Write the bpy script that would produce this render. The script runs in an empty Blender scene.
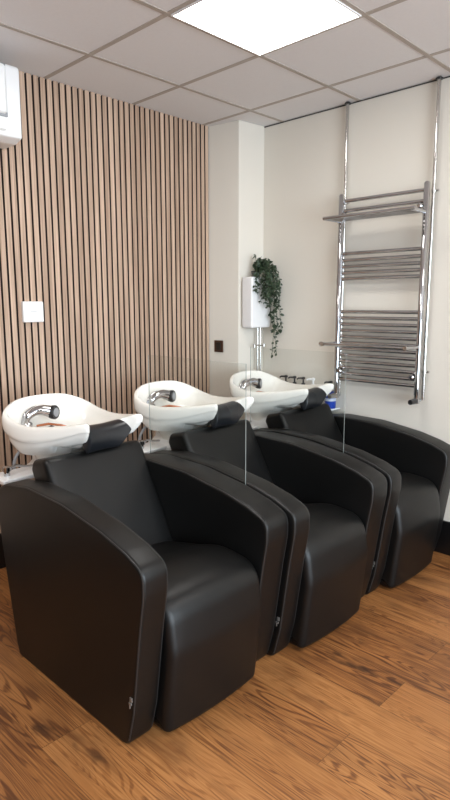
import bpy, bmesh, math, random
from mathutils import Vector, Matrix

random.seed(7)
S = bpy.context.scene
C = S.collection

# ------------------------------------------------------------------ camera
cam_d = bpy.data.cameras.new('camera')
cam = bpy.data.objects.new('camera', cam_d)
C.objects.link(cam)
cam_d.sensor_fit = 'VERTICAL'
cam_d.sensor_height = 36.0
cam_d.lens = 26.588
cam_d.clip_start = 0.02
yaw, pitch = 0.79632, 0.16012
fw = Vector((math.sin(yaw) * math.cos(pitch), math.cos(yaw) * math.cos(pitch), -math.sin(pitch)))
rt = Vector((math.cos(yaw), -math.sin(yaw), 0))
up = rt.cross(fw)
roll = -0.00162
r2 = rt * math.cos(roll) + up * math.sin(roll)
u2 = -rt * math.sin(roll) + up * math.cos(roll)
M = Matrix((r2, u2, -fw)).transposed().to_4x4()
M.translation = Vector((-3.3367, -3.1465, 1.4838))
cam.matrix_world = M
S.camera = cam

# ------------------------------------------------------------------ world, lights, exposure
W = bpy.data.worlds.new('world')
S.world = W
W.use_nodes = True
W.node_tree.nodes['Background'].inputs[0].default_value = (0.80, 0.90, 1.0, 1)
W.node_tree.nodes['Background'].inputs[1].default_value = 1.0

PANEL_EMIT = 13.0


def area_light(name, loc, rot, sx, sy, power, col):
    d = bpy.data.lights.new(name, 'AREA')
    d.shape = 'RECTANGLE'
    d.size, d.size_y = sx, sy
    d.energy = power
    d.color = col
    o = bpy.data.objects.new(name, d)
    C.objects.link(o)
    o.location = loc
    o.rotation_euler = rot
    return o


# daylight coming in through the shop window behind the camera
area_light('window_daylight', (-3.2, -6.35, 1.45), (math.radians(90), 0, 0), 3.6, 2.1, 320, (0.78, 0.90, 1.0))
# the other ceiling panels of the room, outside the frame
for px, py in ((-3.631, -1.338), (-1.231, -3.738), (-3.631, -3.738)):
    area_light('ceiling_panel_lamp', (px, py, 2.70), (0, 0, 0), 0.56, 0.56, 24, (1.0, 0.97, 0.925))

S.view_settings.view_transform = 'Standard'
S.view_settings.look = 'None'
S.view_settings.exposure = 0.04
S.view_settings.gamma = 1.0
S.view_settings.use_curve_mapping = False

H = 2.716          # ceiling height
XL, YF = -6.0, -6.5


# ------------------------------------------------------------------ materials
def lin(c):
    c = c / 255.0
    return c / 12.92 if c <= 0.04045 else ((c + 0.055) / 1.055) ** 2.4


def rgb(r, g, b):
    return (lin(r), lin(g), lin(b), 1)


def mat(name, col, rough=0.5, metal=0.0, spec=0.5, bump=None, coat=0.0, var=None):
    m = bpy.data.materials.new(name)
    m.use_nodes = True
    nt = m.node_tree
    b = nt.nodes['Principled BSDF']
    b.inputs['Base Color'].default_value = col
    b.inputs['Roughness'].default_value = rough
    b.inputs['Metallic'].default_value = metal
    b.inputs['Specular IOR Level'].default_value = spec
    b.inputs['Coat Weight'].default_value = coat
    tc = nt.nodes.new('ShaderNodeTexCoord')
    if bump:
        n = nt.nodes.new('ShaderNodeTexNoise')
        n.inputs['Scale'].default_value = bump[0]
        n.inputs['Detail'].default_value = 4
        nt.links.new(tc.outputs['Object'], n.inputs['Vector'])
        bp = nt.nodes.new('ShaderNodeBump')
        bp.inputs['Strength'].default_value = bump[1]
        bp.inputs['Distance'].default_value = 0.002
        nt.links.new(n.outputs['Fac'], bp.inputs['Height'])
        nt.links.new(bp.outputs['Normal'], b.inputs['Normal'])
    if var:
        n = nt.nodes.new('ShaderNodeTexNoise')
        n.inputs['Scale'].default_value = var[0]
        n.inputs['Detail'].default_value = 3
        nt.links.new(tc.outputs['Object'], n.inputs['Vector'])
        mx = nt.nodes.new('ShaderNodeMix')
        mx.data_type = 'RGBA'
        mx.inputs[6].default_value = col
        mx.inputs[7].default_value = tuple(c * var[1] for c in col[:3]) + (1,)
        nt.links.new(n.outputs['Fac'], mx.inputs[0])
        nt.links.new(mx.outputs[2], b.inputs['Base Color'])
    return m


def wood_floor():
    m = bpy.data.materials.new('oak_plank_floor')
    m.use_nodes = True
    nt = m.node_tree
    L = nt.links
    N = nt.nodes.new
    b = nt.nodes['Principled BSDF']
    tc = N('ShaderNodeTexCoord')
    sep = N('ShaderNodeSeparateXYZ')
    L.new(tc.outputs['Object'], sep.inputs[0])
    cmb = N('ShaderNodeCombineXYZ')          # planks run along the room's y
    L.new(sep.outputs['Y'], cmb.inputs['X'])
    L.new(sep.outputs['X'], cmb.inputs['Y'])
    mp = N('ShaderNodeMapping')
    mp.inputs['Location'].default_value = (2.16, 1.31, 0)
    L.new(cmb.outputs[0], mp.inputs['Vector'])
    br = N('ShaderNodeTexBrick')
    br.inputs['Scale'].default_value = 1.0
    br.inputs['Brick Width'].default_value = 1.25
    br.inputs['Row Height'].default_value = 0.1975
    br.inputs['Mortar Size'].default_value = 0.0012
    br.inputs['Mortar Smooth'].default_value = 0.1
    br.inputs['Color1'].default_value = (0, 0, 0, 1)
    br.inputs['Color2'].default_value = (1, 1, 1, 1)
    br.inputs['Mortar'].default_value = (0.5, 0.5, 0.5, 1)
    br.offset = 0.432
    br.offset_frequency = 2
    L.new(mp.outputs[0], br.inputs['Vector'])
    # per plank shift of the grain
    sh = N('ShaderNodeVectorMath'); sh.operation = 'SCALE'
    L.new(br.outputs['Color'], sh.inputs[0])
    sh.inputs['Scale'].default_value = 13.0
    ad = N('ShaderNodeVectorMath'); ad.operation = 'ADD'
    L.new(mp.outputs[0], ad.inputs[0]); L.new(sh.outputs[0], ad.inputs[1])
    # long cathedral grain: stretched noise turned into rings
    st = N('ShaderNodeMapping'); st.inputs['Scale'].default_value = (0.6, 6.0, 1)
    L.new(ad.outputs[0], st.inputs['Vector'])
    n1 = N('ShaderNodeTexNoise'); n1.inputs['Scale'].default_value = 1.3; n1.inputs['Detail'].default_value = 2.5
    n1.inputs['Distortion'].default_value = 0.6
    L.new(st.outputs[0], n1.inputs['Vector'])
    mu = N('ShaderNodeMath'); mu.operation = 'MULTIPLY'; mu.inputs[1].default_value = 190.0
    L.new(n1.outputs['Fac'], mu.inputs[0])
    si = N('ShaderNodeMath'); si.operation = 'SINE'
    L.new(mu.outputs[0], si.inputs[0])
    # fine fibres
    st2 = N('ShaderNodeMapping'); st2.inputs['Scale'].default_value = (2.2, 120, 1)
    L.new(ad.outputs[0], st2.inputs['Vector'])
    n2 = N('ShaderNodeTexNoise'); n2.inputs['Scale'].default_value = 1.6; n2.inputs['Detail'].default_value = 9
    L.new(st2.outputs[0], n2.inputs['Vector'])
    # dark smoky patches and knots
    st3 = N('ShaderNodeMapping'); st3.inputs['Scale'].default_value = (2.2, 6.0, 1)
    L.new(ad.outputs[0], st3.inputs['Vector'])
    n3 = N('ShaderNodeTexNoise'); n3.inputs['Scale'].default_value = 1.4; n3.inputs['Detail'].default_value = 3
    L.new(st3.outputs[0], n3.inputs['Vector'])
    cr = N('ShaderNodeValToRGB')
    e = cr.color_ramp.elements
    e[0].position = 0.30; e[0].color = FLOOR_D
    e[1].position = 0.72; e[1].color = FLOOR_L
    x = e.new(0.5); x.color = FLOOR_M
    ln = N('ShaderNodeMapRange'); ln.interpolation_type = 'SMOOTHSTEP'
    ln.inputs['From Min'].default_value = -1.0; ln.inputs['From Max'].default_value = 0.1
    ln.inputs['To Min'].default_value = -0.22; ln.inputs['To Max'].default_value = 0.0
    L.new(si.outputs[0], ln.inputs['Value'])
    st4 = N('ShaderNodeMapping'); st4.inputs['Scale'].default_value = (1.1, 4.5, 1); st4.inputs['Location'].default_value = (7.3, 2.1, 0)
    L.new(ad.outputs[0], st4.inputs['Vector'])
    n4 = N('ShaderNodeTexNoise'); n4.inputs['Scale'].default_value = 1.2; n4.inputs['Detail'].default_value = 2
    L.new(st4.outputs[0], n4.inputs['Vector'])
    fd = N('ShaderNodeMapRange')
    fd.inputs['From Min'].default_value = 0.38; fd.inputs['From Max'].default_value = 0.66
    fd.inputs['To Min'].default_value = 0.25; fd.inputs['To Max'].default_value = 1.0
    L.new(n4.outputs['Fac'], fd.inputs['Value'])
    lm = N('ShaderNodeMath'); lm.operation = 'MULTIPLY'
    L.new(ln.outputs[0], lm.inputs[0]); L.new(fd.outputs[0], lm.inputs[1])
    s0 = N('ShaderNodeMath'); s0.operation = 'ADD'; s0.inputs[1].default_value = 0.275
    L.new(lm.outputs[0], s0.inputs[0])
    s1 = N('ShaderNodeMath'); s1.operation = 'MULTIPLY_ADD'; s1.inputs[1].default_value = 0.5
    L.new(n2.outputs['Fac'], s1.inputs[0]); L.new(s0.outputs[0], s1.inputs[2])
    s2 = N('ShaderNodeMath'); s2.operation = 'MULTIPLY_ADD'; s2.inputs[1].default_value = 0.14
    L.new(br.outputs['Color'], s2.inputs[0]); L.new(s1.outputs[0], s2.inputs[2])
    s3 = N('ShaderNodeMath'); s3.operation = 'SUBTRACT'; s3.inputs[1].default_value = 0.07
    L.new(s2.outputs[0], s3.inputs[0])
    L.new(s3.outputs[0], cr.inputs['Fac'])
    k = N('ShaderNodeMapRange')
    k.inputs['From Min'].default_value = 0.50; k.inputs['From Max'].default_value = 0.78
    k.inputs['To Min'].default_value = 0.0; k.inputs['To Max'].default_value = 0.75
    L.new(n3.outputs['Fac'], k.inputs['Value'])
    mx = N('ShaderNodeMix'); mx.data_type = 'RGBA'
    L.new(k.outputs[0], mx.inputs[0]); L.new(cr.outputs['Color'], mx.inputs[6])
    mx.inputs[7].default_value = FLOOR_K
    st5 = N('ShaderNodeMapping'); st5.inputs['Scale'].default_value = (5.0, 13.0, 1); st5.inputs['Location'].default_value = (1.7, 5.2, 0)
    L.new(ad.outputs[0], st5.inputs['Vector'])
    n5 = N('ShaderNodeTexNoise'); n5.inputs['Scale'].default_value = 1.0; n5.inputs['Detail'].default_value = 4
    L.new(st5.outputs[0], n5.inputs['Vector'])
    kn = N('ShaderNodeMapRange')
    kn.inputs['From Min'].default_value = 0.63; kn.inputs['From Max'].default_value = 0.76
    kn.inputs['To Min'].default_value = 0.0; kn.inputs['To Max'].default_value = 0.8
    L.new(n5.outputs['Fac'], kn.inputs['Value'])
    mk = N('ShaderNodeMix'); mk.data_type = 'RGBA'
    L.new(kn.outputs[0], mk.inputs[0]); L.new(mx.outputs[2], mk.inputs[6])
    mk.inputs[7].default_value = rgb(58, 38, 26)
    mm = N('ShaderNodeMix'); mm.data_type = 'RGBA'
    fm = N('ShaderNodeMath'); fm.operation = 'MULTIPLY'; fm.inputs[1].default_value = 0.55
    L.new(br.outputs['Fac'], fm.inputs[0])
    L.new(fm.outputs[0], mm.inputs[0]); L.new(mk.outputs[2], mm.inputs[6])
    mm.inputs[7].default_value = (0.03, 0.014, 0.006, 1)
    L.new(mm.outputs[2], b.inputs['Base Color'])
    b.inputs['Roughness'].default_value = 0.42
    b.inputs['Specular IOR Level'].default_value = 0.4
    bp = N('ShaderNodeBump'); bp.inputs['Strength'].default_value = 0.15; bp.inputs['Distance'].default_value = 0.002
    L.new(n2.outputs['Fac'], bp.inputs['Height'])
    L.new(bp.outputs['Normal'], b.inputs['Normal'])
    return m


FLOOR_D = rgb(92, 54, 30)
FLOOR_M = rgb(150, 98, 54)
FLOOR_L = rgb(186, 132, 80)
FLOOR_K = rgb(92, 58, 34)


def slat_wood():
    m = bpy.data.materials.new('walnut_slat')
    m.use_nodes = True
    nt = m.node_tree; L = nt.links; N = nt.nodes.new
    b = nt.nodes['Principled BSDF']
    tc = N('ShaderNodeTexCoord')
    sep = N('ShaderNodeSeparateXYZ'); L.new(tc.outputs['Object'], sep.inputs[0])
    # each slat its own tone
    dv = N('ShaderNodeMath'); dv.operation = 'DIVIDE'; dv.inputs[1].default_value = SLAT_P
    L.new(sep.outputs['X'], dv.inputs[0])
    fl = N('ShaderNodeMath'); fl.operation = 'FLOOR'; L.new(dv.outputs[0], fl.inputs[0])
    wn = N('ShaderNodeTexWhiteNoise'); wn.noise_dimensions = '1D'; L.new(fl.outputs[0], wn.inputs['W'])
    mp = N('ShaderNodeMapping'); mp.inputs['Scale'].default_value = (110, 110, 2.2)
    ad = N('ShaderNodeVectorMath'); ad.operation = 'ADD'
    sc = N('ShaderNodeVectorMath'); sc.operation = 'SCALE'; sc.inputs['Scale'].default_value = 9
    L.new(wn.outputs['Color'], sc.inputs[0])
    L.new(tc.outputs['Object'], ad.inputs[0]); L.new(sc.outputs[0], ad.inputs[1])
    L.new(ad.outputs[0], mp.inputs['Vector'])
    n = N('ShaderNodeTexNoise'); n.inputs['Scale'].default_value = 1.0; n.inputs['Detail'].default_value = 4
    L.new(mp.outputs[0], n.inputs['Vector'])
    mix = N('ShaderNodeMath'); mix.operation = 'MULTIPLY_ADD'; mix.inputs[1].default_value = 0.22
    L.new(wn.outputs['Value'], mix.inputs[0]); L.new(n.outputs['Fac'], mix.inputs[2])
    cr = N('ShaderNodeValToRGB')
    e = cr.color_ramp.elements
    e[0].position = 0.35; e[0].color = rgb(148, 121, 101)
    e[1].position = 0.85; e[1].color = rgb(205, 177, 154)
    L.new(mix.outputs[0], cr.inputs['Fac'])
    L.new(cr.outputs['Color'], b.inputs['Base Color'])
    b.inputs['Roughness'].default_value = 0.6
    return m


SLAT_P = 0.0403
WALL = mat('warm_white_paint', rgb(221, 215, 204), 0.75, bump=(180, 0.12))
WALL_F = mat('far_wall_dimmed', rgb(85, 83, 81), 0.8, var=(1.5, 0.96))  # unseen walls, colour darkened to cut the light they bounce back
TILE = mat('mineral_ceiling_tile', rgb(228, 227, 228), 0.9, bump=(260, 0.3), var=(90, 0.94))
TBAR = mat('shaded_grid_metal', rgb(176, 167, 158), 0.6, var=(20, 0.95))  # bars toned darker than the tiles, their shading put into the colour
WMARK = mat('faint_grey_mark', rgb(190, 190, 190), 0.5, var=(20, 0.95))
DARK = mat('painted_shadow_line', rgb(45, 42, 40), 0.8, var=(20, 0.9))
BACK = mat('black_acoustic_felt', rgb(30, 24, 21), 0.95, bump=(300, 0.3))
SLAT = slat_wood()
SLAT_SIDE = mat('dark_slat_core', rgb(46, 35, 29), 0.8, var=(40, 0.85))
FLOOR = wood_floor()
SKIRT = mat('black_gloss_skirting', rgb(16, 15, 16), 0.35, var=(8, 0.8))
LEATHER = mat('black_faux_leather', rgb(8, 8, 8), 0.43, spec=0.37, bump=(420, 0.12), var=(5, 0.85))
PIPING = mat('black_piping', rgb(40, 40, 40), 0.4, var=(10, 0.9))
RUBBER = mat('black_rubber', rgb(24, 26, 30), 0.33, var=(8, 0.85))
CERAMIC = mat('white_glazed_ceramic', rgb(240, 237, 230), 0.12, coat=0.3, var=(3, 0.99))
WPLASTIC = mat('white_plastic', rgb(238, 238, 238), 0.35, var=(6, 0.985))
GPLASTIC = mat('grey_plastic_seam', rgb(150, 152, 155), 0.5, var=(6, 0.95))
CHROME = mat('chrome', rgb(190, 190, 192), 0.06, metal=1.0, var=(4, 0.97))
STEEL = mat('polished_steel_pipe', rgb(205, 203, 200), 0.16, metal=1.0, var=(4, 0.95))
COPPER = mat('copper_spindle', rgb(190, 120, 85), 0.3, metal=1.0, var=(9, 0.9))
BRONZE = mat('brushed_bronze_plate', rgb(84, 58, 44), 0.4, metal=0.5, var=(30, 0.8))
BRONZE_D = mat('dark_socket_insert', rgb(28, 22, 20), 0.5, var=(30, 0.8))
BLACKP = mat('black_pump_plastic', rgb(26, 26, 28), 0.35, var=(10, 0.9))
BLUEP = mat('blue_bottle', rgb(38, 70, 170), 0.3, var=(10, 0.9))
LABEL = mat('pale_bottle_label', rgb(205, 212, 228), 0.5, var=(10, 0.95))
LEAF = mat('dark_green_leaf', rgb(48, 68, 44), 0.45, var=(35, 0.55))
STEM = mat('green_vine_stem', rgb(62, 76, 48), 0.6, var=(30, 0.8))
POT = mat('grey_plant_pot', rgb(70, 72, 70), 0.5, var=(12, 0.9))
TAG = mat('silver_tag', rgb(150, 148, 144), 0.35, metal=0.7, var=(40, 0.9))
PANELFRAME = mat('white_light_frame', rgb(240, 240, 240), 0.4, var=(5, 0.98))


def emit_mat():
    m = bpy.data.materials.new('led_diffuser')
    m.use_nodes = True
    nt = m.node_tree
    b = nt.nodes['Principled BSDF']
    b.inputs['Base Color'].default_value = (0.9, 0.9, 0.9, 1)
    b.inputs['Emission Color'].default_value = (1.0, 0.98, 0.94, 1)
    b.inputs['Emission Strength'].default_value = PANEL_EMIT
    n = nt.nodes.new('ShaderNodeTexNoise')
    n.inputs['Scale'].default_value = 300
    bp = nt.nodes.new('ShaderNodeBump'); bp.inputs['Strength'].default_value = 0.1
    nt.links.new(n.outputs['Fac'], bp.inputs['Height'])
    nt.links.new(bp.outputs['Normal'], b.inputs['Normal'])
    return m


LED = emit_mat()


def glass_mat(name, tint):
    m = bpy.data.materials.new(name)
    m.use_nodes = True
    nt = m.node_tree
    nt.nodes.remove(nt.nodes['Principled BSDF'])
    out = [n for n in nt.nodes if n.type == 'OUTPUT_MATERIAL'][0]
    t = nt.nodes.new('ShaderNodeBsdfTransparent'); t.inputs[0].default_value = tint
    g = nt.nodes.new('ShaderNodeBsdfGlossy'); g.inputs['Roughness'].default_value = 0.0
    f = nt.nodes.new('ShaderNodeFresnel'); f.inputs['IOR'].default_value = 1.45
    geo = nt.nodes.new('ShaderNodeNewGeometry')
    inv = nt.nodes.new('ShaderNodeMath'); inv.operation = 'SUBTRACT'; inv.inputs[0].default_value = 1.0
    nt.links.new(geo.outputs['Backfacing'], inv.inputs[1])
    mul = nt.nodes.new('ShaderNodeMath'); mul.operation = 'MULTIPLY'
    nt.links.new(f.outputs[0], mul.inputs[0]); nt.links.new(inv.outputs[0], mul.inputs[1])
    mx = nt.nodes.new('ShaderNodeMixShader')
    nt.links.new(mul.outputs[0], mx.inputs[0])
    nt.links.new(t.outputs[0], mx.inputs[1]); nt.links.new(g.outputs[0], mx.inputs[2])
    nt.links.new(mx.outputs[0], out.inputs['Surface'])
    return m


GLASS = glass_mat('clear_glass', (0.955, 0.965, 0.96, 1))
GEDGE = mat('polished_glass_edge', rgb(128, 135, 132), 0.25, var=(10, 0.95))


# ------------------------------------------------------------------ mesh helpers
def obj(name, bm, m, parent=None, smooth=True, bevel=None, kind=None):
    bmesh.ops.recalc_face_normals(bm, faces=bm.faces)
    me = bpy.data.meshes.new(name)
    bm.to_mesh(me)
    bm.free()
    for mm in (m if isinstance(m, (list, tuple)) else [m]):
        me.materials.append(mm)
    if smooth:
        for p in me.polygons:
            p.use_smooth = True
        me.set_sharp_from_angle(angle=math.radians(42))
    o = bpy.data.objects.new(name, me)
    C.objects.link(o)
    if parent is not None:
        o.parent = parent
    if kind:
        o['kind'] = kind
    if bevel:
        b = o.modifiers.new('bevel', 'BEVEL')
        b.width = bevel
        b.segments = 2
        b.limit_method = 'ANGLE'
        o.modifiers.new('wn', 'WEIGHTED_NORMAL')
    return o


def tag(o, label, cat, group=None):
    o['label'] = label
    o['category'] = cat
    if group:
        o['group'] = group
    return o


def thing(name, label, cat, loc=(0, 0, 0), group=None, rz=0):
    o = bpy.data.objects.new(name, None)
    o.empty_display_size = 0.05
    C.objects.link(o)
    o.location = loc
    o.rotation_euler = (0, 0, rz)
    return tag(o, label, cat, group)


def box(bm, x0, x1, y0, y1, z0, z1, mi=0):
    vs = [bm.verts.new((x, y, z)) for z in (z0, z1) for y in (y0, y1) for x in (x0, x1)]
    for f in ((0, 2, 3, 1), (4, 5, 7, 6), (0, 1, 5, 4), (2, 6, 7, 3), (0, 4, 6, 2), (1, 3, 7, 5)):
        fc = bm.faces.new([vs[i] for i in f])
        fc.material_index = mi
    return vs


def bx(*a):
    bm = bmesh.new()
    box(bm, *a)
    return bm


def tube(bm, pts, r, n=10, caps=True):
    pts = [Vector(p) for p in pts]
    rr = r if isinstance(r, (list, tuple)) else [r] * len(pts)
    rings = []
    prev = None
    for i, p in enumerate(pts):
        a = pts[max(i - 1, 0)]
        b = pts[min(i + 1, len(pts) - 1)]
        t = (b - a).normalized()
        if prev is None:
            u = t.orthogonal().normalized()
        else:
            u = (prev - t * prev.dot(t))
            u = u.normalized() if u.length > 1e-6 else t.orthogonal().normalized()
        prev = u
        v = t.cross(u)
        rings.append([bm.verts.new(p + (u * math.cos(2 * math.pi * k / n) + v * math.sin(2 * math.pi * k / n)) * rr[i]) for k in range(n)])
    for i in range(len(rings) - 1):
        for k in range(n):
            bm.faces.new((rings[i][k], rings[i][(k + 1) % n], rings[i + 1][(k + 1) % n], rings[i + 1][k]))
    if caps:
        bm.faces.new(rings[0][::-1])
        bm.faces.new(rings[-1])
    return bm


def catmull(pts, n=6, closed=False):
    P = [Vector(p) for p in pts]
    out = []
    m = len(P)
    rng = range(m if closed else m - 1)
    for i in rng:
        if closed:
            p0, p1, p2, p3 = P[(i - 1) % m], P[i], P[(i + 1) % m], P[(i + 2) % m]
        else:
            p0, p1, p2, p3 = P[max(i - 1, 0)], P[i], P[i + 1], P[min(i + 2, m - 1)]
        for k in range(n):
            t = k / n
            out.append(0.5 * ((2 * p1) + (p2 - p0) * t + (2 * p0 - 5 * p1 + 4 * p2 - p3) * t * t + (3 * p1 - p0 - 3 * p2 + p3) * t ** 3))
    if not closed:
        out.append(P[-1])
    return out


def round_poly(pts, seg=6):
    """pts: (y, z, radius) -> dense polygon with rounded corners and split long edges"""
    out = []
    n = len(pts)
    for i in range(n):
        p = Vector(pts[i][:2]); r = pts[i][2]
        a = (Vector(pts[i - 1][:2]) - p); b = (Vector(pts[(i + 1) % n][:2]) - p)
        la, lb = a.length, b.length
        a.normalize(); b.normalize()
        ang = a.angle(b)
        d = min(r / math.tan(ang / 2), la * 0.49, lb * 0.49) if r > 0 else 0
        if d < 1e-5:
            out.append(p)
            continue
        p0, p1 = p + a * d, p + b * d
        for k in range(seg + 1):
            t = k / seg
            out.append(p0 * (1 - t) ** 2 + p * 2 * t * (1 - t) + p1 * t * t)
    return out


def inset(poly, d):
    n = len(poly)
    area = sum(poly[i].x * poly[(i + 1) % n].y - poly[(i + 1) % n].x * poly[i].y for i in range(n))
    sg = 1 if area > 0 else -1
    out = []
    for i in range(n):
        t = (poly[(i + 1) % n] - poly[i - 1])
        if t.length < 1e-9:
            out.append(poly[i].copy())
            continue
        t.normalize()
        out.append(poly[i] + Vector((-t.y, t.x)) * sg * d)
    return out


def pad(poly, x0, x1, r, nr=5, nm=2, dome=None):
    """extrude a yz polygon along x with softly rounded long edges; dome(u, y, z) -> (dy, dz)"""
    bm = bmesh.new()
    st = []
    for k in range(nr + 1):
        a = (math.pi / 2) * k / nr
        st.append((x0 + r * (1 - math.sin(a)), r * (1 - math.cos(a))))
    st = st[::-1]
    st = [(x0 + r * (1 - math.cos(math.pi / 2 * k / nr)), r * (1 - math.sin(math.pi / 2 * k / nr))) for k in range(nr + 1)]
    for k in range(1, nm):
        st.append((x0 + r + (x1 - x0 - 2 * r) * k / nm, 0))
    st += [(x1 - r * (1 - math.cos(math.pi / 2 * k / nr)), r * (1 - math.sin(math.pi / 2 * k / nr))) for k in range(nr, -1, -1)]
    rings = []
    for x, d in st:
        pp = inset(poly, d)
        ring = []
        u = 2 * (x - x0) / (x1 - x0) - 1
        for q in pp:
            dy = dz = 0
            if dome:
                dy, dz = dome(u, q.x, q.y)
            ring.append(bm.verts.new((x, q.x + dy, q.y + dz)))
        rings.append(ring)
    n = len(poly)
    for i in range(len(rings) - 1):
        for k in range(n):
            bm.faces.new((rings[i][k], rings[i][(k + 1) % n], rings[i + 1][(k + 1) % n], rings[i + 1][k]))
    bm.faces.new(rings[0][::-1])
    bm.faces.new(rings[-1])
    return bm


def lathe(bm, prof, c=(0, 0, 0), n=20):
    rings = []
    for r, z in prof:
        rings.append([bm.verts.new((c[0] + r * math.cos(2 * math.pi * k / n), c[1] + r * math.sin(2 * math.pi * k / n), c[2] + z)) for k in range(n)])
    for i in range(len(rings) - 1):
        for k in range(n):
            bm.faces.new((rings[i][k], rings[i][(k + 1) % n], rings[i + 1][(k + 1) % n], rings[i + 1][k]))
    bm.faces.new(rings[0][::-1])
    bm.faces.new(rings[-1])
    return bm


def copy_tree(o, parent=None):
    c = o.copy()
    C.objects.link(c)
    if parent is not None:
        c.parent = parent
    for ch in list(o.children):
        copy_tree(ch, c)
    return c


# ------------------------------------------------------------------ the room
def quad(name, vs, m, kind='structure'):
    bm = bmesh.new()
    bm.faces.new([bm.verts.new(v) for v in vs])
    me = bpy.data.meshes.new(name)
    bm.to_mesh(me); bm.free()
    me.materials.append(m)
    o = bpy.data.objects.new(name, me)
    C.objects.link(o)
    o['kind'] = kind
    return o


obj('floor', bx(XL, 0.12, YF, 0.14, -0.1, 0.0), FLOOR, smooth=False, kind='structure')
obj('ceiling', bx(XL, 0.12, YF, 0.14, H, H + 0.1), TILE, smooth=False, kind='structure')
obj('wall_back', bx(XL, 0.12, 0.034, 0.14, 0, H), BACK, smooth=False, kind='structure')
obj('wall_right', bx(0, 0.12, YF, 0.034, 0, H), WALL, smooth=False, kind='structure')
obj('wall_left', bx(XL - 0.12, XL, YF, 0.14, 0, H), WALL_F, smooth=False, kind='structure')
bm = bmesh.new()                                       # front wall with the shop window opening
box(bm, XL, -5.1, YF - 0.12, YF, 0, H)
box(bm, -1.3, 0.12, YF - 0.12, YF, 0, H)
box(bm, -5.1, -1.3, YF - 0.12, YF, 0, 0.35)
box(bm, -5.1, -1.3, YF - 0.12, YF, 2.55, H)
obj('wall_front', bm, WALL_F, smooth=False, kind='structure')
bm = bmesh.new()
for x in (-5.1, -3.23, -1.36):
    box(bm, x, x + 0.06, YF - 0.09, YF - 0.03, 0.35, 2.55)
box(bm, -5.1, -1.3, YF - 0.09, YF - 0.03, 0.35, 0.41)
box(bm, -5.1, -1.3, YF - 0.09, YF - 0.03, 2.49, 2.55)
obj('window_1', bm, SKIRT, smooth=False, kind='structure')

# boxed-in pilaster in the corner
bm = bmesh.new()
vs = box(bm, -0.283, 0.0, -0.25, 0.034, 0, H)
for i in (0, 4):
    vs[i].co.x = -0.237
for i in (1, 5):
    vs[i].co.y = -0.275
obj('wall_corner', bm, WALL, smooth=False, bevel=0.004, kind='structure')

# wood slat cladding of the back wall
bm = bmesh.new()
x = -0.285
while x > -4.2:
    box(bm, x - 0.0288, x, 0.0, 0.0345, 0.0, H - 0.001)
    x -= SLAT_P
bm.normal_update()
for f in bm.faces:
    if abs(f.normal.x) > 0.5:
        f.material_index = 1
obj('trim_1', bm, [SLAT, SLAT_SIDE], smooth=False, kind='structure')

# ceiling grid: flush T bars 24 mm wide
X0, Y0 = -1.531, -0.438
bm = bmesh.new()
for i in range(-8, 4):
    xx = X0 + 0.6 * i
    if XL < xx < 0:
        box(bm, xx - 0.012, xx + 0.012, YF, 0.0, H - 0.003, H + 0.004)
for j in range(-11, 1):
    yy = Y0 + 0.6 * j
    if YF < yy < 0:
        box(bm, XL, 0.0, yy - 0.012, yy + 0.012, H - 0.0034, H + 0.004)
obj('trim_2', bm, TBAR, smooth=False, kind='structure')
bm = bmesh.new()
box(bm, -0.006, 0.0, YF, -0.276, H - 0.009, H - 0.004)  # dark strip drawn in as the shadow line under the ceiling edge
obj('shadow_strip', bm, DARK, smooth=False, kind='structure')
obj('baseboard_right', bx(-0.018, 0.0, YF, -0.276, 0, 0.205), SKIRT, smooth=False, bevel=0.004, kind='structure')
obj('baseboard_back', bx(-4.2, -0.285, -0.018, 0.0, 0, 0.205), SKIRT, smooth=False, bevel=0.004, kind='structure')

# ------------------------------------------------------------------ ceiling light
t = thing('ceiling_light', 'bright square white LED panel set flush in the tiled ceiling', 'ceiling light', (X0 + 0.3, Y0 - 0.9, H - 0.004))
obj('diffuser', bx(-0.282, 0.282, -0.282, 0.282, -0.004, -0.001), LED, t, smooth=False)
bm = bmesh.new()
for a in ((-0.29, 0.29, -0.29, -0.282), (-0.29, 0.29, 0.282, 0.29), (-0.29, -0.282, -0.282, 0.282), (0.282, 0.29, -0.282, 0.282)):
    box(bm, *a, -0.006, 0.003)
obj('frame', bm, PANELFRAME, t, smooth=False)

# ------------------------------------------------------------------ salon chairs
XC = 0.0
ARM = round_poly([(-0.885, 0.0, 0.02), (-0.865, 0.05, 0.05), (-0.79, 0.42, 0.3), (-0.745, 0.70, 0.07), (-0.84, 0.752, 0.1),
                  (-1.03, 0.780, 0.3), (-1.29, 0.774, 0.5), (-1.54, 0.737, 0.4), (-1.67, 0.704, 0.2), (-1.765, 0.665, 0.075),
                  (-1.765, 0.58, 0.2), (-1.742, 0.45, 0.4), (-1.697, 0.14, 0.3), (-1.660, 0.0, 0.05)])
SEAT = round_poly([(-1.12, 0.012, 0.02), (-1.12, 0.42, 0.02), (-1.25, 0.450, 0.1), (-1.42, 0.487, 0.3), (-1.545, 0.522, 0.3), (-1.735, 0.500, 0.14),
                   (-1.762, 0.33, 0.2), (-1.725, 0.012, 0.03)], seg=8)
BACKP = round_poly([(-0.855, 0.795, 0.03), (-0.872, 0.838, 0.03), (-0.983, 0.866, 0.04), (-1.06, 0.725, 0.4), (-1.225, 0.43, 0.3), (-1.25, 0.33, 0.03), (-1.10, 0.33, 0.03)], seg=7)


def seat_dome(u, y, z):
    w = max(0, 1 - u * u)
    return (-0.016 * w if y < -1.6 else 0, 0.016 * w if z > 0.4 else 0)


def back_dome(u, y, z):
    w = 1 - u * u
    return (0.0, -0.004 * w if z > 0.6 else 0.0)


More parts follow.
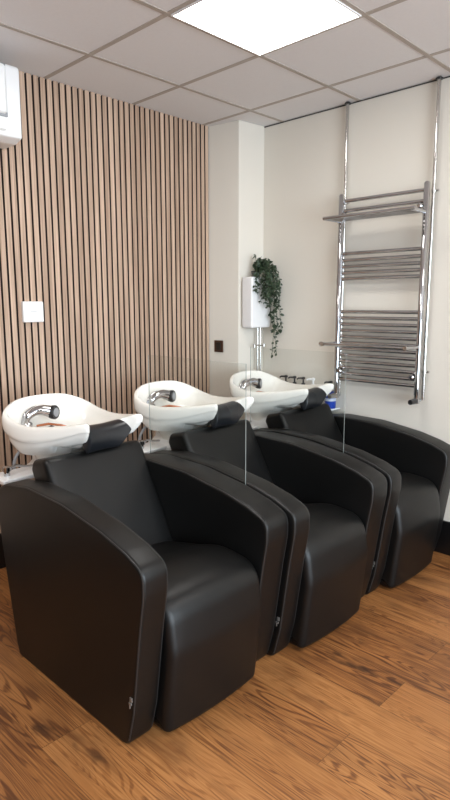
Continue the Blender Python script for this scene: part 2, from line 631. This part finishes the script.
def make_chair(label):
    c = thing('salon_chair', label, 'chair', group='black backwash chairs in the row')
    obj('seat', pad(SEAT, -0.262, 0.212, 0.03, dome=seat_dome, nm=10), LEATHER, c)
    obj('backrest', pad(BACKP, -0.266, 0.232, 0.026, dome=back_dome, nm=8), LEATHER, c)
    for s in (-1, 1):
        xa, xb = (-0.375, -0.270) if s < 0 else (0.217, 0.353)
        a = obj('armrest', pad(ARM, xa, xb, 0.014, nr=4), LEATHER, c)
        # stitched piping just inside each edge of the upholstered band
        bm = bmesh.new()
        edge = inset(ARM, 0.0045)
        lo = [i for i, q in enumerate(edge) if q.y > 0.02]
        run = [edge[i] for i in lo if edge[i].x < -0.8 or edge[i].y > 0.6]
        run = [q for q in run if not (q.x > -0.9 and q.y < 0.7)]
        for xx in (xa + 0.0045, xb - 0.0045):
            tube(bm, [(xx, q.x, q.y) for q in run], 0.0028, 6)
        obj('piping', bm, PIPING, a)
        if s < 0:
            bm = bmesh.new()
            box(bm, xa - 0.004, xa + 0.002, -1.690, -1.676, 0.175, 0.183)
            box(bm, xa - 0.003, xa + 0.002, -1.682, -1.677, 0.160, 0.176)
            box(bm, xa - 0.004, xa + 0.002, -1.694, -1.682, 0.188, 0.204)
            obj('tag', bm, TAG, a, smooth=False, bevel=0.001)['label'] = 'small silver tag'
    return c


CH = [(-1.915, 0.0), (-1.181, -0.024), (-0.427, -0.028)]
CHL = ['black leather salon chair nearest the camera with its whole outer armrest visible',
       'black leather salon chair in the middle of the row between the two glass screens',
       'black leather salon chair beside the white wall under the towel radiator, farthest of the row']
chair0 = make_chair(CHL[0])
for k, (x, dy) in enumerate(CH):
    o = chair0 if k == 0 else copy_tree(chair0)
    o.location = (x, dy, 0)
    o['label'] = CHL[k]
    if k == 2:                                  # the end chair sits a little wider against the wall
        arms = [c for c in o.children if c.name.startswith('armrest')]
        max(arms, key=lambda c: c.data.vertices[0].co.x).location.x = 0.028
        [c for c in o.children if c.name.startswith('seat')][0].location.x = 0.012


# ------------------------------------------------------------------ shampoo basins
RIM = [(0, -0.440, 1.043), (0.08, -0.444, 1.041), (0.15, -0.460, 1.033), (0.21, -0.49, 1.012), (0.247, -0.53, 0.988), (0.256, -0.59, 0.968), (0.252, -0.67, 0.956),
       (0.238, -0.76, 0.955), (0.217, -0.85, 0.963), (0.192, -0.94, 0.975), (0.168, -1.015, 0.988), (0.152, -1.043, 0.992), (0.132, -1.028, 0.985), (0.112, -0.985, 0.970),
       (0.075, -0.948, 0.955), (0, -0.935, 0.948)]
SWIVEL = 0.077           # the basins are turned a touch on their pedestals


def rim_loop(n=5):
    full = [Vector(p) for p in RIM] + [Vector((-p[0], p[1], p[2])) for p in RIM[-2:0:-1]]
    return catmull(full, n, closed=True)


def make_basin(label):
    b = thing('shampoo_basin', label, 'basin', group='white shampoo basins behind the chairs')
    rim = rim_loop()
    n = len(rim)
    cen = Vector((0, -0.66))
    bm = bmesh.new()
    rows = []                                     # (scale, drop below rim or None, absolute z)

    def row(s, drop=None, z=None, ell=None, low=0.0):
        ring = []
        for q in rim:
            g_ = max(0.0, min(1.0, (-q.y - 0.62) / 0.38))
            if low:
                s_ = s - 0.10 * g_ * low        # the body tucks in under the horns
            else:
                s_ = 1 - (1 - s) * (1 - 0.6 * g_) if (drop and 0.93 <= s < 1.0 and drop > 0.03) else s
            p = cen.lerp(Vector((q.x, q.y)), s_)
            k_ = max(0.0, min(1.0, (-q.y - 0.62) / 0.38))
            k_ = 1.0 - 0.5 * k_ * k_          # the lip thins towards the horns
            zz = q.z - (drop or 0) * k_ if z is None else z
            if low and z is None:
                zz = q.z - (drop or 0.13) * (1 - 0.25 * g_) if ell is None else zz
            if ell is not None:
                t, ez = ell
                d = (Vector((q.x, q.y)) - cen)
                a = math.atan2(d.y / 1.3, d.x)
                e = Vector((0.14 * math.cos(a), -0.655 + 0.125 * math.sin(a)))
                p = p.lerp(e, t)
                zz = (q.z - 0.085 * k_) * (1 - t) + ez * t
            if low and p.y < -0.83:
                zz = max(zz, 0.872)
            ring.append(bm.verts.new((p.x, p.y, zz)))
        rows.append(ring)

    row(0.06, z=0.838)
    row(0.30, z=0.840)
    row(0.52, z=0.846)
    row(0.68, z=0.862)
    row(0.78, z=0.885)
    row(0.855, drop=0.05)
    row(0.885, drop=0.024)
    row(0.902, drop=0.008)
    row(0.92, drop=0.0005)
    row(0.955, drop=0.0)
    row(0.985, drop=0.005)
    row(1.0, drop=0.018)
    row(1.003, drop=0.035)
    row(0.998, drop=0.058)
    row(0.985, drop=0.072)
    row(0.962, drop=0.077)
    row(0.945, drop=0.082)
    row(0.93, drop=0.095)
    row(0.915, drop=0.112, low=0.25)
    row(0.885, drop=0.130, low=0.55)
    row(0.83, drop=0.150, low=1.0)
    row(0.74, ell=(0.30, 0.80), low=1.0)
    row(0.66, ell=(0.75, 0.775), low=0.6)
    row(0.60, ell=(1.0, 0.76))
    row(0.60, ell=(1.0, 0.735))
    for i in range(len(rows) - 1):
        for k in range(n):
            bm.faces.new((rows[i][k], rows[i][(k + 1) % n], rows[i + 1][(k + 1) % n], rows[i + 1][k]))
    bm.faces.new(rows[0][::-1])
    bm.faces.new(rows[-1])
    bowl = obj('bowl', bm, CERAMIC, b)
    # drain
    bm = bmesh.new()
    lathe(bm, [(0.034, 0.0), (0.034, 0.004), (0.022, 0.005), (0.018, 0.002), (0.002, 0.002)], (0, -0.66, 0.8365))
    obj('drain', bm, CHROME, bowl)
    # neck cushion lying over the notch
    sec = [(-0.905, 0.930), (-0.925, 0.956), (-0.960, 0.963), (-0.995, 0.950), (-1.014, 0.922), (-1.016, 0.890), (-1.004, 0.860), (-0.978, 0.868), (-0.955, 0.908), (-0.930, 0.934)]
    secd = catmull([(s[0], s[1], 0) for s in sec], 4, closed=True)
    bm = bmesh.new()
    rings = []
    us = [-1, -0.985, -0.93, -0.8, -0.55, -0.28, 0, 0.28, 0.55, 0.8, 0.93, 0.985, 1]
    cm = Vector((sum(q.x for q in secd) / len(secd), sum(q.y for q in secd) / len(secd)))
    for u in us:
        sc = 0.55 if abs(u) == 1 else (0.85 if abs(u) > 0.95 else 1.0)
        ring = []
        for q in secd:
            pp = cm.lerp(Vector((q.x, q.y)), sc)
            f = max(0, min(1, (pp.y - 0.875) / 0.08))
            w_ = min(1, max(0, (pp.y - 0.862) / 0.06))
            top = max(0, (pp.y - 0.925) / 0.038)
            xl = -0.140 + 0.012 * w_ + 0.016 * top
            xr = 0.040 + 0.070 * w_ - 0.022 * top
            ring.append(bm.verts.new(((xl + xr) / 2 + u * (xr - xl) / 2, pp.x - 0.010 * u * u, pp.y + 0.008 * u * u * f)))
        rings.append(ring)
    m = len(secd)
    for i in range(len(rings) - 1):
        for k in range(m):
            bm.faces.new((rings[i][k], rings[i][(k + 1) % m], rings[i + 1][(k + 1) % m], rings[i + 1][k]))
    bm.faces.new(rings[0][::-1]); bm.faces.new(rings[-1])
    obj('neck_rest', bm, RUBBER, b)['label'] = 'black moulded rubber neck cushion'
    # pedestal and its top plate
    bm = bmesh.new()
    lv = [(0.78, 0.135, 0.12), (0.755, 0.137, 0.12), (0.735, 0.155, 0.13), (0.722, 0.185, 0.14), (0.0, 0.185, 0.14)]
    rg = []
    for z, a, c_ in lv:
        rg.append([bm.verts.new((math.copysign(abs(math.cos(th)) ** 0.6, math.cos(th)) * a, -0.645 + math.copysign(abs(math.sin(th)) ** 0.6, math.sin(th)) * c_, z)) for th in [2 * math.pi * k / 28 for k in range(28)]])
    for i in range(len(rg) - 1):
        for k in range(28):
            bm.faces.new((rg[i][k], rg[i][(k + 1) % 28], rg[i + 1][(k + 1) % 28], rg[i + 1][k]))
    bm.faces.new(rg[0][::-1]); bm.faces.new(rg[-1])
    pd = obj('pedestal', bm, WPLASTIC, b)
    obj('shelf_plate', bx(-0.355, 0.335, -0.706, -0.56, 0.708, 0.73), WPLASTIC, pd, smooth=False, bevel=0.006)
    bm = bmesh.new()
    lathe(bm, [(0.014, 0), (0.014, 0.02), (0.020, 0.022), (0.020, 0.04), (0.010, 0.044)], (-0.300, -0.64, 0.73), 14)
    tube(bm, catmull([(-0.29, -0.64, 0.757), (-0.25, -0.63, 0.765), (-0.20, -0.62, 0.750), (-0.15, -0.62, 0.742)], 5), 0.006, 8)
    obj('valve', bm, CHROME, pd)
    bm = bmesh.new()
    tube(bm, catmull([(-0.09, -0.50, 0.84), (-0.16, -0.48, 0.76), (-0.17, -0.48, 0.68), (-0.15, -0.49, 0.56)], 6), 0.008, 8)
    obj('water_hose', bm, GPLASTIC, pd)
    # mixer tap with pull-out hand shower resting in the bowl
    tp = bmesh.new()
    lathe(tp, [(0.024, 0), (0.024, 0.03), (0.027, 0.034), (0.027, 0.062), (0.020, 0.070), (0.004, 0.073)], (-0.118, -0.525, 0.862), 18)
    tap = obj('mixer_tap', tp, CHROME, b)
    tp = bmesh.new()
    lathe(tp, [(0.020, 0), (0.020, 0.026), (0.017, 0.03), (0.017, 0.055), (0.004, 0.06)], (-0.035, -0.60, 0.852), 16)
    obj('cartridge', tp, CHROME, tap)
    hs = bmesh.new()
    path = catmull([(-0.128, -0.53, 0.925), (-0.118, -0.535, 0.955), (-0.085, -0.54, 0.978), (-0.045, -0.545, 0.982), (-0.010, -0.555, 0.972)], 6)
    tube(hs, path, [0.014 + 0.016 * (k / 24) ** 1.2 for k in range(25)], 14)
    tube(hs, catmull([(-0.128, -0.505, 0.925), (-0.112, -0.505, 0.966), (-0.065, -0.51, 0.992), (-0.02, -0.53, 0.985)], 6), 0.008, 10)
    sh = obj('hand_shower', hs, CHROME, b)
    ax = Vector((0.36, -0.88, 0.02)).normalized()
    f = bmesh.new()
    c0 = Vector((0.002, -0.560, 0.967))
    tube(f, [c0 - ax * 0.02, c0 + ax * 0.0, c0 + ax * 0.016, c0 + ax * 0.021], [0.026, 0.034, 0.035, 0.031], 20)
    obj('spray_head', f, BLACKP, sh)
    f = bmesh.new()
    tube(f, [c0 + ax * 0.019, c0 + ax * 0.0235], [0.023, 0.021], 18)
    obj('spray_face', f, GPLASTIC, sh)
    lv = bmesh.new()
    tube(lv, [(-0.095, -0.57, 0.915), (-0.05, -0.60, 0.922), (0.0, -0.635, 0.912), (0.035, -0.65, 0.900)], [0.005, 0.006, 0.005, 0.003], 8)
    obj('lever', lv, COPPER, tap)['label'] = 'copper coloured tap lever'
    return b


BL = ['white shampoo basin behind the chair nearest the camera, under the white wall switch',
      'white shampoo basin between the two other basins, seen through the left glass screen',
      'white shampoo basin beside the row of pump bottles near the corner']
basin0 = make_basin(BL[0])
for k, (x, dy) in enumerate(CH):
    o = basin0 if k == 0 else copy_tree(basin0)
    o.location = (x + 0.023 - 0.66 * math.sin(SWIVEL), dy - 0.66 + 0.66 * math.cos(SWIVEL), 0)
    o.rotation_euler = (0, 0, SWIVEL)
    o['label'] = BL[k]

# ------------------------------------------------------------------ glass screens between the chairs
for x, lab in ((-1.559, 'clear glass screen standing between the front and the middle chair'),
               (-0.820, 'clear glass screen standing between the middle chair and the chair by the wall')):
    bm = bmesh.new()
    box(bm, x - 0.002, x + 0.002, -1.528, -0.89, 0.50, 1.245)
    bm.faces.ensure_lookup_table()
    for f in bm.faces:
        f.normal_update()
        f.material_index = 0 if abs(f.normal.x) > 0.9 else 1
    tag(obj('glass_screen', bm, [GLASS, GEDGE], smooth=False), lab, 'glass screen', 'glass screens between the chairs')

# ------------------------------------------------------------------ towel radiator on the right wall
PX = -0.085
t = thing('towel_radiator', 'chrome ladder towel radiator with top rack on the white wall', 'radiator', (0, -1.28, 0.9))


def rel(p):
    return (p[0], p[1] + 1.28, p[2] - 0.9)


for y, zb in ((-0.985, 0.93), (-1.545, 0.955)):
    bm = bmesh.new()
    tube(bm, [rel((PX, y, zb)), rel((PX, y, 2.152)), rel((PX, y, 2.16))], [0.017, 0.017, 0.010], 16)
    obj('post', bm, CHROME, t)
zs = [2.118, 2.058] + [1.798, 1.757, 1.718, 1.68, 1.643] + [1.438 - 0.0393 * k for k in range(12)]
for z in zs:
    bm = bmesh.new()
    tube(bm, [rel((PX + 0.012, -0.985, z)), rel((PX + 0.012, -1.545, z))], 0.0115, 12)
    obj('bar', bm, CHROME, t)
bm = bmesh.new()
tube(bm, [rel((-0.268, -0.985, 1.997)), rel((-0.268, -1.575, 1.997))], 0.010, 12)
rk = obj('rack', bm, CHROME, t)
for y in (-0.985, -1.545):
    bm = bmesh.new()
    tube(bm, [rel((PX, y, 1.997)), rel((-0.268, y, 1.997))], 0.011, 12)
    obj('rack_arm', bm, CHROME, rk)
for k in range(5):
    bm = bmesh.new()
    xx = -0.120 - 0.0295 * k
    tube(bm, [rel((xx, -0.985, 1.997)), rel((xx, -1.545, 1.997))], 0.008, 10)
    obj('rod', bm, CHROME, rk)
bm = bmesh.new()
for y in (-0.985, -1.545):
    tube(bm, [rel((PX, y, 1.238)), rel((-0.243, y, 1.238))], 0.010, 12)
    tube(bm, [rel((-0.233, y, 1.238)), rel((-0.258, y, 1.238))], 0.013, 12)
tube(bm, [rel((-0.243, -0.972, 1.238)), rel((-0.243, -1.545, 1.238))], 0.011, 12)
tube(bm, [rel((-0.243, -0.972, 1.238)), rel((-0.243, -0.960, 1.238))], 0.015, 12)
obj('towel_rail', bm, CHROME, t)
for y in (-1.015, -1.515):
    for z in (2.03, 1.06):
        bm = bmesh.new()
        tube(bm, [rel((-0.002, y, z)), rel((-0.06, y, z)), rel((-0.105, y, z)), rel((-0.112, y, z))], [0.012, 0.012, 0.017, 0.010], 12)
        obj('wall_bracket', bm, CHROME, t)
for y, zb in ((-0.985, 0.93), (-1.545, 0.955)):
    bm = bmesh.new()
    tube(bm, [rel((PX, y, zb + 0.005)), rel((PX, y, zb - 0.02)), rel((PX, y, zb - 0.021)), rel((PX, y, zb - 0.05))], [0.014, 0.014, 0.019, 0.019], 14)
    tube(bm, [rel((PX, y, zb - 0.035)), rel((-0.046, y, zb - 0.035))], 0.011, 12)
    v = obj('valve', bm, CHROME, t)
    bm = bmesh.new()
    tube(bm, [rel((PX - 0.015, y + 0.0, zb - 0.035)), rel((PX - 0.075, y + 0.0, zb - 0.035))], [0.017, 0.015], 14)
    obj('valve_head', bm, STEEL if y > -1.2 else BLACKP, v)

for y, zlow, lab in ((-0.975, 0.895, 'thin chrome pipe from ceiling to left side of towel radiator'),
                     (-1.56, 0.92, 'thin chrome pipe from ceiling to right side of towel radiator')):
    p_ = thing('heating_pipe', lab, 'pipe', (-0.032, y, zlow), group='chrome pipes feeding the towel radiator')
    bm = bmesh.new()
    tube(bm, [(0, 0, 0), (0, 0, H - zlow)], 0.0105, 12)
    obj('pipe', bm, STEEL, p_)
    for z in (2.115, 1.09):
        bm = bmesh.new()
        tube(bm, [(0, 0, z - zlow - 0.008), (0, 0, z - zlow + 0.008)], 0.015, 12)
        tube(bm, [(0, 0, z - zlow), (0.0315, 0, z - zlow)], 0.005, 8)
        tube(bm, [(0, -0.012, z - zlow), (0, -0.03, z - zlow)], [0.006, 0.008], 8)
        obj('pipe_clip', bm, STEEL, p_)
    bm = bmesh.new()
    lathe(bm, [(0.02, 0), (0.02, 0.006), (0.012, 0.012)], (0, 0, H - zlow - 0.0165), 14)
    obj('collar', bm, BLACKP, p_)

# ------------------------------------------------------------------ air conditioner at the top left
t = thing('air_conditioner', 'white wall mounted air conditioner at the top of the slatted wall', 'air conditioner', (-2.2, 0, 2.297))
AC = round_poly([(0.0, 0.0, 0.01), (-0.13, 0.0, 0.02), (-0.195, 0.018, 0.015), (-0.20, 0.36, 0.03), (0.0, 0.36, 0.01)])
obj('casing', pad(AC, -0.42, 0.415, 0.012), WPLASTIC, t)
FP = round_poly([(-0.192, 0.112, 0.01), (-0.218, 0.125, 0.02), (-0.222, 0.340, 0.03), (-0.192, 0.355, 0.01)])
fp = obj('front_panel', pad(FP, -0.36, 0.335, 0.018), WPLASTIC, t)
LP = round_poly([(-0.195, 0.035, 0.004), (-0.211, 0.045, 0.006), (-0.208, 0.095, 0.006), (-0.195, 0.100, 0.004)])
obj('louver', pad(LP, -0.36, 0.325, 0.008), WPLASTIC, t)
bm = bmesh.new()
box(bm, -0.365, 0.34, -0.2025, -0.195, 0.105, 0.352)
obj('shadow_seam', bm, GPLASTIC, t, smooth=False, bevel=0.003)

# wall switch on the slats
t = thing('wall_switch', 'square white wall switch mounted on the wooden slats', 'switch', (-1.685, 0, 1.445))
obj('plate', bx(-0.062, 0.062, -0.026, 0.0, -0.058, 0.058), WPLASTIC, t, smooth=False, bevel=0.006)
obj('rocker', bx(-0.018, 0.018, -0.0275, -0.025, 0.0, 0.003), WMARK, t, smooth=False)

# bronze socket on the pilaster side
t = thing('wall_socket', 'small dark bronze switch plate on the side of the corner pillar', 'socket', (-0.267, -0.085, 1.183))
obj('plate', bx(-0.009, 0.0, -0.043, 0.043, -0.043, 0.043), BRONZE, t, smooth=False, bevel=0.003)
obj('rocker', bx(-0.013, -0.008, -0.022, 0.022, -0.028, 0.028), BRONZE_D, t, smooth=False, bevel=0.002)

# ------------------------------------------------------------------ white wall unit with pipes, plant on top
t = thing('wall_unit', 'white boxy wall unit on the corner pillar half hidden by trailing plant', 'water heater', (-0.122, -0.268, 1.32))
obj('casing', bx(-0.105, 0.10, -0.10, 0.0, 0.0, 0.355), WPLASTIC, t, smooth=False, bevel=0.012)
for dx in (0.02, 0.05):
    bm = bmesh.new()
    tube(bm, [(dx, -0.045, 0.003), (dx, -0.045, -0.52)], 0.007, 10)
    obj('water_pipe', bm, STEEL, t)
bm = bmesh.new()
tube(bm, [(-0.02, -0.05, -0.13), (0.085, -0.05, -0.13)], 0.006, 8)
tube(bm, [(-0.02, -0.05, -0.12), (-0.02, -0.05, -0.14)], 0.011, 10)
tube(bm, [(0.085, -0.05, -0.12), (0.085, -0.05, -0.14)], 0.011, 10)
obj('stop_valve', bm, STEEL, t)

t = thing('trailing_plant', 'trailing green plant spilling down from the white wall unit', 'plant', (-0.128, -0.315, 1.676))
bm = bmesh.new()
lathe(bm, [(0.026, 0), (0.034, 0.04), (0.036, 0.042), (0.032, 0.038), (0.002, 0.035)], (0, 0, 0), 16)
obj('pot', bm, POT, t)
lf = bmesh.new()
vn = bmesh.new()
rnd = random.Random(3)


def leaf(bm, p, d, nrm, L_, w):
    d = d.normalized()
    s = d.cross(nrm)
    s = s.normalized() if s.length > 1e-4 else d.orthogonal().normalized()
    nn = s.cross(d)
    a = bm.verts.new(p)
    rows = []
    for tt, ww, hh in ((0.3, 0.85, 0.02), (0.6, 1.0, 0.0), (0.85, 0.55, -0.10)):
        c = p + d * L_ * tt + nn * L_ * hh
        rows.append((bm.verts.new(c - s * w * ww * 0.5 + nn * w * 0.18), bm.verts.new(c), bm.verts.new(c + s * w * ww * 0.5 + nn * w * 0.18)))
    e = bm.verts.new(p + d * L_ - nn * L_ * 0.2)
    bm.faces.new((a, rows[0][1], rows[0][0])); bm.faces.new((a, rows[0][2], rows[0][1]))
    for r0, r1 in zip(rows, rows[1:]):
        bm.faces.new((r0[0], r0[1], r1[1], r1[0])); bm.faces.new((r0[1], r0[2], r1[2], r1[1]))
    bm.faces.new((rows[-1][0], rows[-1][1], e)); bm.faces.new((rows[-1][1], rows[-1][2], e))


for k in range(28):
    # strands climb out of the pot, arch over the front right edge of the unit and hang
    a = rnd.uniform(-0.75, 1.1)
    out_x = 0.085 * a - 0.01
    out_y = -rnd.uniform(0.055, 0.17)
    topz = rnd.uniform(0.05, 0.12)
    drop = rnd.uniform(0.06, 0.40) * (0.45 + 0.6 * min(1, max(0, a)))
    if k in (0, 1):
        out_x, out_y, drop = 0.045 + 0.01 * k, -0.125, 0.52
    if k > 24:
        topz = rnd.uniform(0.10, 0.15); drop = 0.02; out_y = -rnd.uniform(0.0, 0.1)
    pts = catmull([(0.01 * a, -0.005, 0.036), (out_x * 0.4, out_y * 0.4, topz), (out_x * 0.85, out_y * 0.85, topz * 0.75), (out_x, out_y, -0.02),
                   (out_x + rnd.uniform(-0.015, 0.02), out_y - rnd.uniform(0, 0.02), -drop * 0.6 - 0.02), (out_x + rnd.uniform(-0.02, 0.03), out_y - 0.01, -drop - 0.02)], 6)
    if k > 24:
        pts = catmull([(0.01 * a, -0.005, 0.036), (out_x * 0.5, out_y * 0.5, topz * 0.8), (out_x, out_y, topz)], 6)
    tube(vn, pts, 0.0016, 5)
    acc = 0
    for q0, q1 in zip(pts, pts[1:]):
        acc += (q1 - q0).length
        if acc > 0.021:
            acc = 0
            for s in (0, 1):
                dr = Vector((rnd.uniform(-1, 1), rnd.uniform(-1, 0.7), rnd.uniform(-0.9, 0.45)))
                nr = Vector((rnd.uniform(-0.6, 0.3), rnd.uniform(-1, -0.2), rnd.uniform(0.0, 1)))
                L_ = rnd.uniform(0.020, 0.034)
                # keep the leaves off the wall
                pp = q1 + t.location
                if pp.x + dr.normalized().x * L_ > -0.012:
                    dr.x = -abs(dr.x)
                leaf(lf, q1, dr, nr, L_, L_ * 0.62)
obj('vine', vn, STEM, t)
obj('foliage', lf, LEAF, t)

# ------------------------------------------------------------------ bottles on a narrow shelf along the right wall
tag(obj('wall_shelf', bx(-0.125, 0.0, -0.965, -0.40, 0.790, 0.800), WPLASTIC, smooth=False, bevel=0.003),
    'narrow white wall shelf carrying pump bottles behind the basin by the wall', 'shelf')
BT = [(-0.555, 'left end of the row, nearest the corner', BLACKP), (-0.632, 'second from the left end of the row', BLACKP), (-0.708, 'in the middle of the row', BLACKP),
      (-0.79, 'second from the right end of the row', WPLASTIC), (-0.925, None, BLUEP)]
for y, pos, m_ in BT:
    lab = 'blue bottle with black pump standing between basin tip and radiator' if pos is None else 'bottle with pump top on the wall shelf, ' + pos
    hh = 0.125 if pos else 0.115
    rr = 0.029 if pos else 0.037
    b = thing('pump_bottle', lab, 'bottle', (-0.072 if pos else -0.060, y, 0.800), group='pump bottles on the wall shelf')
    bm = bmesh.new()
    lathe(bm, [(rr - 0.003, 0), (rr, 0.004), (rr, hh - 0.025), (rr - 0.005, hh - 0.008), (0.011, hh), (0.011, hh + 0.006)], (0, 0, 0), 20)
    obj('bottle_body', bm, m_, b)
    if pos is None:
        bm = bmesh.new()
        lathe(bm, [(0.0374, 0.05), (0.0376, 0.051), (0.0376, 0.068), (0.0374, 0.069)], (0, 0, 0), 20)
        obj('sticker', bm, LABEL, b)
    bm = bmesh.new()
    z = hh + 0.004
    lathe(bm, [(0.014, 0), (0.014, 0.018), (0.006, 0.022), (0.006, 0.045), (0.013, 0.047), (0.013, 0.060), (0.005, 0.064)], (0, 0, z), 14)
    tube(bm, [(0, 0, z + 0.054), (-0.022, 0.026, z + 0.054), (-0.028, 0.034, z + 0.046)], [0.007, 0.006, 0.005], 8)
    obj('pump', bm, WPLASTIC if m_ is WPLASTIC else BLACKP, b)
